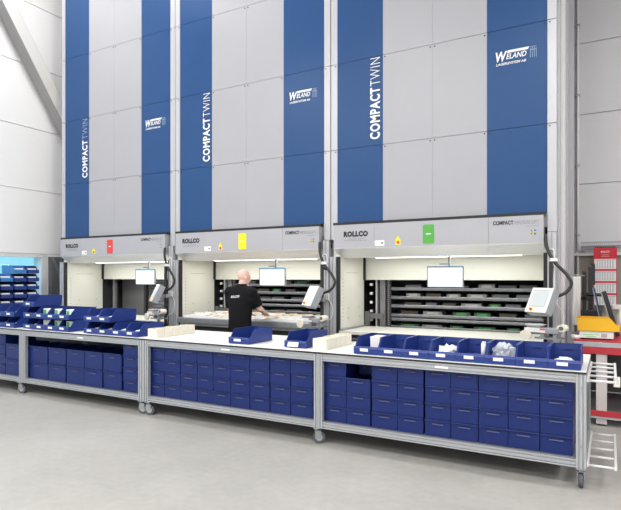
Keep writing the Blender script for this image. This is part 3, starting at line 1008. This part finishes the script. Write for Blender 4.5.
def picking_bin(x, y, z, label, w=.25, d=.46, h=.158, m=None, rz=0.0, lab=True, group='blue open-front picking bins'):
    m = m or M_BIN
    t = thing('picking_bin', label, 'bin', (x, y, z), rz, group)
    s, r, l, ho = bin_meshes(w, d, h, m)
    obj('bin_shell', s, m, t)
    obj('rim', r, m, t)
    obj('label_holder', ho, m, t)
    if lab:
        obj('label_card', l, M_PAPER, t)
    return t


# row of eight on the rightmost bench
edges = [353.5, 378, 403, 428, 455.5, 486, 516, 548, 581]
xe0, xe1 = pX(353.5, 4.86), pX(581, 4.86)
BW = (xe1 - xe0) / 8
R8 = []
for q in range(8):
    x = xe0 + BW * (q + .5)
    R8.append(x)
    what = ['holding a white carton', 'empty', 'empty with a white label', 'with a white paper parcel', 'with a white tube', 'with a crumpled clear bag',
            'empty beside the last bin', 'with a paper scrap'][q]
    picking_bin(x, 4.862, ZT + .0005, 'blue picking bin %s, %s in the row of eight' % (what, ORD[q]), BW - .003, .46, .165)


def crumple(name, c, r, m, label, cat, seed, group=None):
    rg = random.Random(seed)
    bm = bmesh.new()
    bmesh.ops.create_icosphere(bm, subdivisions=3, radius=1)
    for v in bm.verts:
        k = 1 + .28 * math.sin(v.co.x * 7 + seed) * math.sin(v.co.y * 9 + 2 * seed) + rg.uniform(-.13, .13)
        v.co = Vector((v.co.x * r[0] * k, v.co.y * r[1] * k, max(-r[2] * .8, v.co.z * r[2] * k) + r[2] * .8))
    me = bpy.data.meshes.new(name)
    bm.to_mesh(me)
    bm.free()
    o = obj(name, me, m, loc=c)
    return tag(o, label, cat, group)


zb = ZT + .0135
o = thing('small_carton', 'white carton in the first bin on the rightmost workbench', 'carton', (R8[0] + .04, 5.10, zb))
obj('carton_body', MB().box(-.05, .05, -.09, .09, 0, .135, .003), M_PAPER, o)
obj('carton_lid', MB().box(-.052, .052, -.092, .092, .1355, .15, .003), M_PAPER, o)
crumple('paper_parcel', (R8[3] + .0, 5.08, zb), (.085, .13, .055), M_PAPER, 'white crumpled paper parcel in the fourth bin on the rightmost workbench', 'parcel', 3)
tag(obj('white_tube', MB().cyl((0, 0, 0), (.0, .0, .145), .026, .024).cyl((0, 0, .145), (0, 0, .16), .018), M_WPLAST, loc=(R8[4] + .085, 5.03, zb)),
    'white plastic tube standing in the fifth bin on the rightmost workbench', 'tube')
crumple('clear_bag', (R8[5] + .0, 5.10, zb), (.088, .12, .085), M_BAG, 'crumpled clear plastic bag in the sixth bin on the rightmost workbench', 'bag', 8)
o = crumple('paper_scrap', (R8[7] + .0, 4.98, zb), (.075, .05, .04), M_PAPER, 'white torn paper scrap in the last bin on the rightmost workbench', 'paper', 4)

# two deep bins on the middle bench
picking_bin(-3.67, 4.94, ZT + .0005, 'deep blue picking bin standing alone before the man', .28, .49, .158)
t = picking_bin(-2.945, 4.97, ZT + .0005, 'deep blue picking bin beside the carton row at the bench joint', .27, .49, .158)
obj('card', MB().prism([(-.012, .06), (-.009, .06), (-.03, .015), (-.033, .015)], 'x', -.08, .05), M_PAPER, t)

# carton rows
for base, n, dy, wx, y0, wd in ((-5.115 + .075, 5, .142, .145, 4.90, 'left'), (-2.64, 5, .125, .16, 4.95, 'right')):
    if wd == 'left':
        base = -4.965
    for q in range(n):
        hh = .115 - .004 * (q % 2)
        o = thing('small_carton', 'open cream carton, %s from front, in the row at %s end of middle workbench' % (ORD[q], wd) if wd == 'left' else
                  'open cream carton, %s from the front, in the row left of the eight bins' % ORD[q], 'carton',
                  (base, y0 + dy * q + dy / 2, ZT + .001), 0, 'cream cartons on the workbenches')
        a, b = wx / 2 - .001, dy / 2 - .002
        obj('carton_walls', MB().box(-a, a, -b, -b + .004, 0, hh).box(-a, a, b - .004, b, 0, hh).box(-a, -a + .004, -b + .004, b - .004, 0, hh)
            .box(a - .004, a, -b + .004, b - .004, 0, hh).box(-a + .004, a - .004, -b + .004, b - .004, 0, .004), M_CARD, o)
        obj('contents', MB().box(-a + .01, a - .01, -b + .01, b - .01, .0045, hh * .86, .004), M_KRAFT if q % 3 == 1 else M_PAPER, o)

t = thing('hand_scanner', 'black hand scanner lying on the bench behind the cream cartons', 'scanner', (pX(349, 5.72), 5.75, ZT + .001), .4)
obj('scanner_head', MB().box(-.09, .0, -.03, .03, .0, .05, .01), M_BLACK, t)
obj('scanner_grip', MB().box(.0, .11, -.018, .018, .005, .04, .012), M_BLACK, t)
obj('scanner_window', MB().box(-.0935, -.0905, -.022, .022, .012, .04), M_PAPER, t)

# two-tier bins on the left benches
PIT = .1585


def tier(xr, n, levels, name, yy=4.862, bw=.252):
    for l in range(levels):
        for q in range(n):
            x = xr - bw * (n - q - .5)
            picking_bin(x, yy + rng.uniform(0, .004), ZT + .0005 + l * (PIT + .0045), 'blue picking bin, %s from left, %s tier, %s'
                        % (ORD[q], ['bottom', 'upper', 'third'][l], name), bw - .003, .46, PIT)


tier(-7.715, 3, 2, 'bin group at the left picture edge')
tier(-6.49, 4, 2, 'four-bin group near the left machine')
XG = -5.175
tier(XG, 4, 1, 'bin group next to the cream cartons')
for q in range(2):
    picking_bin(XG - .252 * (3.5 - q), 4.863, ZT + .0005 + PIT + .0045, 'blue picking bin, %s of two stacked on top beside the cream cartons' % ORD[q], .249, .46, PIT)
picking_bin(-6.49 - .252 * 3.5, 4.864, ZT + .0005 + 2 * (PIT + .0045), 'single blue picking bin on top of the four-bin group', .249, .46, PIT)

# green-white packets in some bins
for lvl, q, s in ((1, 1, 0), (1, 2, 1), (1, 3, 0), (0, 1, 2), (0, 2, 1), (0, 3, 1)):
    x = -6.49 - .252 * (3.5 - q)
    o = thing('parts_packet', '%s packet in the %s bin, %s tier, of the four-bin group' %
              (['large white and green', 'small white and green', 'plain white'][s], ORD[q], ['bottom', 'upper'][lvl]), 'packet',
              (x + .02, 5.03, ZT + .0135 + lvl * (PIT + .0045)), 0, 'packets in the picking bins')
    obj('packet_body', MB().box(-.085, .085, -.06, .06, 0, .125, .004), M_PAPER, o)
    if s < 2:
        obj('green_mark', MB().box(-.075, -.02, -.0615, -.0602, .05, .11).box(.03, .075, -.0615, -.0602, .03, .10), M_GREENL, o)
rr = random.Random(3)
for lvl, q, xr, nm in ((0, 0, -6.49, 'four-bin group'), (1, 0, -6.49, 'four-bin group'), (0, 0, XG, 'group by the cartons'), (0, 1, XG, 'group by the cartons'),
                       (0, 2, XG, 'group by the cartons'), (0, 3, XG, 'group by the cartons'), (1, 0, XG, 'group by the cartons'), (1, 1, XG, 'group by the cartons'),
                       (0, 1, -7.463, 'group at the left edge'), (1, 1, -7.463, 'group at the left edge'), (0, 2, -7.463, 'group at the left edge'), (1, 2, -7.463, 'group at the left edge')):
    x = xr - .252 * (3.5 - q)
    crumple('paper_parcel', (x, 5.02, ZT + .0135 + lvl * (PIT + .0045)), (.07, .07, .032), M_PAPER,
            'small white parcel in the %s bin, %s tier, %s' % (ORD[q], ['bottom', 'upper'][lvl], nm), 'parcel', rr.random() * 9, 'parcels in the picking bins')

# small rolled papers lying at the bench edge
for px, nm in ((31.5, 'under the first gap of the bins'), (87, 'under the second gap of the bins')):
    tag(obj('label_strip', MB().box(-.09, .09, -.02, .012, 0, .006, .002), M_PAPER, loc=(pX(px - 4, 4.86), 4.853, ZT + .0006)),
        'white label strip on the bench edge %s' % nm, 'label')

# ------------------------------------------------------------------ bin stack by the window
SX = -9.66
t = thing('steel_stand', 'low steel stand under the stacked bins by the window', 'stand', (-9.88, 6.2, 0))
obj('stand_top', MB().box(-.24, .24, -.62, .62, .97, 1.0, .003), M_STEEL, t)
for sx in (-1, 1):
    for sy in (-1, 1):
        obj('leg', MB().box(sx * .21 - .02, sx * .21 + .02, sy * .58 - .02, sy * .58 + .02, 0, .97), M_STEEL, t)
for c, (yc, lv) in enumerate(((5.70, 5), (5.96, 5), (6.22, 6), (6.48, 6))):
    for l in range(lv):
        top = (l == lv - 1)
        t = picking_bin(SX, yc, 1.0005 + l * .1535, '%s picking bin by the window, %s column from left, %s level from bottom' % (
            'light blue' if top and c in (1, 2) else 'blue', ORD[c], ORD[l]), .222, .42, .148,
            M_BINL if top and c in (1, 2) else M_BIN, math.pi / 2, False, 'bins stacked by the window')
        obj('white_parts', MB().box(-.08, .08, .04, .16, .013, .098, .01), M_PAPER, t)

# ------------------------------------------------------------------ right-hand corner
t = thing('red_workbench', 'red topped packing table standing by the back wall at right', 'table', (.9, 6.98, 0))
obj('tabletop', MB().box(-1.27, 1.4, 0, 1.3, .955, .975, .003), M_RED, t)
obj('edge_rail', MB().box(-1.27, 1.4, -.004, .02, .90, .9545, .003), M_ALU, t, label='aluminium edge rail')
obj('apron', MB().box(-1.25, 1.38, .0, .03, .82, .899, .003), M_RED, t)
for x in (-.985, 1.2):
    for y in (.02, 1.2):
        obj('leg', MB().box(x - .055, x + .055, y, y + .06, 0.02, .82, .004), mat('pale_pink_paint', (.60, .55, .56), .45), t)
        obj('foot', MB().box(x - .04, x + .04, y + .01, y + .05, 0, .02), M_SEAL, t)
obj('lower_beam', MB().box(-1.25, 1.38, -.002, .018, .11, .175, .003), M_RED, t)
obj('lower_rail', MB().box(-1.25, 1.38, -.001, .07, .085, .109), M_ALU, t)
obj('lower_shelf', MB().box(-1.25, 1.38, .085, 1.2, .15, .165), M_DGREY, t)
obj('back_panel', MB().box(-1.25, 1.38, 1.262, 1.29, .17, .90), M_DGREY, t)  # dark sheet added to stand for the shade under the table
xs = pX(596.5, 7.2)
t = thing('parcel_scale', 'white parcel scale under the yellow bin on the red table', 'scale', (xs, 7.2, .9755))
obj('scale_body', MB().box(-.175, .175, -.15, .15, .015, .085, .006), M_WPLAST, t)
obj('scale_plate', MB().box(-.18, .18, -.155, .155, .0855, .094, .003), M_ALU, t)
for sx in (-.14, .14):
    for sy in (-.12, .12):
        obj('foot', MB().cyl((sx, sy, 0), (sx, sy, .015), .015, n=12), M_SEAL, t)
obj('green_display', MB().box(-.14, -.03, -.1525, -.1502, .05, .062).box(-.10, .0, -.1525, -.1502, .03, .04).box(-.02, .03, -.1525, -.1502, .055, .065), mat('pale_green_print', (.30, .70, .30), .5), t)
obj('barcode_label', MB().box(.05, .11, -.1525, -.1502, .03, .075), mat('barcode_grey', (.42, .42, .42), .6), t)
t = picking_bin(xs - .20, 7.20, 1.0700, 'yellow picking bin turned sideways on the white scale', .24, .44, .155, M_YEL, math.pi / 2, False, 'yellow bins')
t.location = (xs + .235, 7.20, 1.0700)

# upright black tool rack with things leaning in it
t = thing('tool_holder', 'black tool holder behind the yellow bin on the red table', 'holder', (pX(589.5, 7.95), 7.95, .9755))
obj('holder_base', MB().box(-.10, .14, -.10, .10, 0, .30, .01), M_BLACK, t)
obj('grip_rod', MB().box(-.085, -.035, -.02, .02, .30, .80, .008).box(-.10, .02, -.02, .02, .42, .47, .008), M_BLACK, t)
obj('grip_rod', MB().box(-.015, .04, .02, .06, .30, .86, .008).box(.02, .065, .03, .06, .62, .90, .008), M_BLACK, t)
obj('cross_arm', MB().cyl((-.09, 0, .50), (.14, .02, .49), .022, n=12), M_BLACK, t)


def leaning(name, label, cat, px0, py0, px1, py1, Y, w, th, m, stripes=None):
    z0, z1 = pZ(px0, py0, Y), pZ(px1, py1, Y)
    x0, x1 = pX(px0, Y), pX(px1, Y)
    a = Vector((x0, 0, z0))
    b = Vector((x1, 0, z1))
    zb_ = .9765
    b = a + (b - a) * ((z0 - zb_) / (z0 - z1))
    d_ = (b - a).normalized()
    n_ = Vector((d_.z, 0, -d_.x))
    mb = MB()
    poly = [a, b, b + n_ * (-th), a + n_ * (-th)]
    o = thing(name, label, cat, (b.x, Y, zb_))
    mn = min(p.z for p in poly)
    obj('board', mb.prism([(p.x - b.x, p.z - mn + .0) for p in poly], 'y', 0, w), m, o)
    if stripes:
        poly = [a + n_ * .001, b + n_ * .001, b + n_ * .012, a + n_ * .012]
        obj('edge_strip', MB().prism([(p.x - b.x, p.z - mn) for p in poly], 'y', 0, .02), stripes, o)
    return o


leaning('tablet', 'blue-edged black tablet leaning behind the yellow bin', 'tablet', 593.5, 288, 600, 318, 7.55, .16, .012, M_BLACK, mat('steel_blue', (.15, .30, .55), .3))
leaning('clipboard', 'black clipboard with pale edge leaning right behind the yellow bin', 'clipboard', 601.5, 292, 609.5, 318, 7.52, .18, .05, M_BLACK, M_STEEL)
# white film hanging left of the tools
t = thing('film_roll', 'upright white packing film hanging beside the black tools', 'film', (pX(577.5, 7.75), 7.75, .9755))
mb = MB()
for q in range(3):
    mb.tube([(-.04 + .028 * q, .0, .1), (-.045 + .03 * q, .012 * (q % 2), .3), (-.035 + .026 * q, .0, .5), (-.04 + .028 * q, .01, .73)], .02, 8)
obj('film', mb, M_WPLAST, t)
obj('stand', MB().box(-.08, .08, -.06, .06, 0, .015).cyl((-.085, 0, .015), (-.085, 0, .76), .008, n=8).cyl((-.085, .03, .76), (.08, .03, .74), .006, n=8), M_STEEL, t)
tag(obj('tape_roll', MB().cyl((0, 0, 0), (0, 0, .045), .05, n=28).cyl((0, 0, .0451), (0, 0, .046), .03, n=20), M_WPLAST, loc=(pX(575.5, 7.05), 7.07, .976)),
    'white tape roll on the red table corner', 'tape')
t = thing('spray_bottle', 'pale grey spray head bottle standing right of the clipboards', 'bottle', (pX(620.5, 7.9), 7.95, .9755))
obj('bottle_body', MB().loft([(0, 0, 0, .05, .05), (0, 0, .22, .05, .05), (0, 0, .28, .02, .02), (0, 0, .31, .02, .02)], 16), M_WPLAST, t)
obj('spray_head', MB().box(-.09, .04, -.018, .018, .311, .37, .008), M_WPLAST, t)

# calendar on the back wall
YC = YB - .212
xa, xb = pX(593.6, YC), pX(617, YC)
za, zb_ = pZ(605, 305, YC), pZ(605, 247.5, YC)
cw, chh = xb - xa, zb_ - za
t = thing('wall_calendar', 'red four-month calendar hanging on the wall at right', 'calendar', ((xa + xb) / 2, YB - .212, za))
obj('backing', MB().box(-cw / 2, cw / 2, -.022, -.002, 0, chh), M_REDC, t)
obj('hanger', MB().box(-cw / 2 + .02, cw / 2 - .02, -.02, -.004, chh + .0005, chh + .012), M_SEAL, t)
lettering('ROLLCO', cw * .36, .03, M_WHITE, t, -cw * .18, -.023, chh - .085, bold=.02)
obj('small_print', MB().box(-.05, .05, -.023, -.0221, chh - .125, chh - .117).box(-.06, .06, -.023, -.0221, chh - .15, chh - .142), mat('pale_red_print', (.72, .35, .35), .6), t)
for q in range(4):
    z1 = chh - .19 - q * .198
    mo = obj('month_sheet', MB().box(-cw / 2 + .012, cw / 2 - .012, -.026, -.0225, z1 - .165, z1), M_PAPER, t)
    gm = MB()
    for r in range(6):
        for c in range(7):
            gx = -cw / 2 + .045 + c * (cw - .075) / 7
            gm.box(gx, gx + .02, -.0272, -.0262, z1 - .045 - r * .02, z1 - .035 - r * .02)
    gm.box(-cw / 2 + .02, cw / 2 - .02, -.0272, -.0262, z1 - .022, z1 - .012)
    obj('date_grid', gm, mat('date_grey', (.35, .36, .45), .6), mo)

# wire cable tray and conduit on the back wall
t = thing('cable_tray', 'grey wire cable tray running along the wall above the calendar', 'cable tray', (-.43, YB, 2.18))
for z in (.0, .10):
    for y in (-.20, -.012):
        obj('side_wire', MB().box(0, .62 if y < -.1 else .62, y, y + .008, z, z + .008), M_STEEL, t)
wires = MB()
for q in range(22):
    x = .01 + q * .028
    wires.box(x, x + .004, -.205, -.012, -.004, .0)
    wires.box(x, x + .004, -.205, -.2005, 0, .10)
cw_ = obj('cross_wires', wires, M_STEEL, t)
cw_['kind'] = 'stuff'
obj('wall_bracket', MB().box(.02, .05, -.20, -.0, -.03, -.005).box(.5, .53, -.2, -.0, -.03, -.005), M_STEEL, t)
obj('cable_bundle', MB().tube([(0, -.12, .03), (.2, -.10, .035), (.4, -.13, .03), (.62, -.11, .03)], .02, 8), M_GPLAST, t)
t = thing('conduit_pipe', 'thin white conduit pipe running up the wall beside the right machine', 'pipe', (-.485, YB - .03, 0))
obj('pipe', MB().cyl((0, 0, 0), (0, 0, 8.9), .022, n=14), M_TRIM, t)
for z in (2.4, 3.6, 4.8, 6.0):
    obj('pipe_clip', MB().box(-.035, .035, -.026, .03, z, z + .03), M_STEEL, t)

# ------------------------------------------------------------------ the man
def fuse(name, mb, voxel, m, parent=None, smooth_it=6):
    o = obj(name, mb, m, parent)
    md = o.modifiers.new('r', 'REMESH')
    md.mode = 'VOXEL'
    md.voxel_size = voxel
    md.use_smooth_shade = True
    ms = o.modifiers.new('s', 'SMOOTH')
    ms.iterations = smooth_it
    ms.factor = .5
    dg = bpy.context.evaluated_depsgraph_get()
    me = bpy.data.meshes.new_from_object(o.evaluated_get(dg))
    o.modifiers.clear()
    o.data = me
    for p in me.polygons:
        p.use_smooth = True
    return o


PXY = (-4.74, 6.42)
P = thing('person', 'bald man in a black t-shirt reaching into the pulled out tray', 'person', (PXY[0], PXY[1], 0))


def L(x, y, z):      # world to man's local
    return Vector((x - PXY[0], y - PXY[1], z))


sR, eR, wR = L(-4.54, 6.43, 1.485), L(-4.49, 6.56, 1.235), L(-4.57, 6.81, 1.160)
sL, eL, wL = L(-4.94, 6.43, 1.485), L(-5.005, 6.54, 1.20), L(-4.88, 6.78, 1.150)
HEADC = Vector((.015, .075, 1.695))
b = MB()
b.loft([(0, 0, .86, .15, .11), (0, 0, .95, .165, .118), (0, .0, 1.08, .148, .105), (0, .01, 1.28, .168, .115), (0, .015, 1.42, .175, .105), (0, .02, 1.50, .11, .075)])
b.bone((0, .02, 1.46), (.01, .05, 1.62), .062, .058)
HR = Matrix.Rotation(math.radians(-22), 4, 'Z') @ Matrix.Rotation(math.radians(-16), 4, 'X')


def hd(x, y, z):
    return HEADC + (HR @ Vector((x, y, z)))


b.ell(HEADC + HR @ Vector((0, -.012, .025)), (.077, .098, .092), HR)
b.ell(hd(0, .022, -.045), (.060, .072, .075), HR)          # jaw and cheeks
b.bone(hd(0, .088, -.095), hd(0, .075, -.098), .022, .03)  # chin
b.bone(hd(0, .096, .022), hd(0, .112, -.022), .010, .015)  # nose
b.bone(hd(-.045, .078, .028), hd(.045, .078, .028), .015, .015)  # brow
b.bone(hd(-.02, .090, -.058), hd(.02, .090, -.058), .010, .010)  # lips
for sx in (-1, 1):
    b.ell(hd(sx * .078, -.008, -.012), (.012, .020, .033), HR)
for s, e, w_, r0 in ((sR, eR, wR, 1), (sL, eL, wL, -1)):
    b.bone(s, e, .055, .042)
    b.bone(e, w_, .044, .029)
    d = (w_ - e).normalized()
    d = Vector((d.x, d.y, d.z - .08)).normalized()
    side = d.cross(Vector((0, 0, 1))).normalized()
    kn = w_ + d * .085
    b.bone(w_, kn, .028, .030)
    b.bone(w_ + side * .015, kn + side * .025, .022, .017)
    b.bone(w_ - side * .015, kn - side * .025, .022, .017)
    for fi, (off, ln) in enumerate(((-.031, .062), (-.011, .074), (.010, .070), (.030, .054))):
        k0 = kn + side * off
        k1 = k0 + d * ln * .5 + Vector((0, 0, .004)) + side * off * .25
        k2 = k1 + d * ln * .45 + Vector((0, 0, -.022)) + side * off * .12
        b.bone(k0, k1, .0105, .0095)
        b.bone(k1, k2, .0095, .008)
    tb = w_ + d * .03 - side * r0 * .028
    t1 = tb + d * .04 - side * r0 * .028
    t2 = t1 + d * .03 - side * r0 * .004 + Vector((0, 0, -.014))
    b.bone(tb, t1, .014, .011)
    b.bone(t1, t2, .011, .009)
for sx in (-1, 1):
    b.bone((sx * .085, 0, .90), (sx * .10, .015, .50), .085, .058)
    b.bone((sx * .10, .015, .50), (sx * .105, -.02, .09), .058, .04)
    b.bone((sx * .105, -.02, .05), (sx * .115, .14, .035), .04, .033)
body = fuse('body', b, .0065, M_SKIN, P)
for sx in (-1, 1):
    obj('eye', MB().ell(hd(sx * .030, .086, .008), (.010, .009, .008), seg=12, rng=8), M_EYE, P)
# t-shirt
s = MB()
s.loft([(0, -.005, .87, .185, .138), (0, -.005, .95, .186, .138), (0, -.002, 1.10, .182, .135), (0, .008, 1.28, .198, .138), (0, .012, 1.40, .222, .132),
        (0, .015, 1.48, .218, .112), (0, .022, 1.535, .140, .095), (0, .03, 1.575, .088, .080), (.004, .035, 1.60, .070, .072)])
for a, e in ((sR, eR), (sL, eL)):
    s.bone((a.x * .55, .015, 1.485), a + Vector((0, 0, -.012)), .088, .084)
    s.bone((a.x * .8, .02, 1.36), a + (e - a) * .35, .085, .08)
    s.bone(a + Vector((0, 0, -.005)), a + (e - a) * .5, .080, .074)
    s.cyl(a + (e - a) * .5, a + (e - a) * .82, .075, .072, 16)
shirt = fuse('t_shirt', s, .008, M_SHIRT, P, 4)
# trousers and shoes
s = MB()
s.loft([(0, 0, .82, .165, .125), (0, 0, .93, .175, .128), (0, 0, 1.0, .166, .122)])
for sx in (-1, 1):
    s.bone((sx * .09, 0, .88), (sx * .102, .015, .50), .095, .073)
    s.bone((sx * .102, .015, .50), (sx * .108, -.015, .10), .073, .062)
fuse('trousers', s, .010, M_TROUS, P, 3)
for sx in (-1, 1):
    s = MB()
    s.bone((sx * .107, -.03, .05), (sx * .118, .15, .042), .052, .044)
    s.bone((sx * .107, -.03, .05), (sx * .107, -.025, .11), .05, .048)
    s.box(sx * .112 - .05, sx * .112 + .05, -.075, .19, .0, .028, .008)
    fuse('shoe', s, .009, M_SHOE, P, 2)
# shirt back print, laid onto the cloth
me = text_mesh('ROLLCO', .15, .032, .001, .02, .15).copy()
me.materials.clear()
me.materials.append(M_WHITE)
bvh = BVHTree.FromPolygons([v.co for v in shirt.data.vertices], [p.vertices for p in shirt.data.polygons])
for v in me.vertices:
    x, z = v.co.x - .085, 1.40 + v.co.y + (v.co.x - .07) * .08
    hit = bvh.ray_cast(Vector((x, -.6, z)), Vector((0, 1, 0)))
    v.co = Vector((x, (hit[0].y if hit[0] else -.12) - .002 - v.co.z, z))
obj('shirt_print', me, M_WHITE, P, label='white lettering on the back')
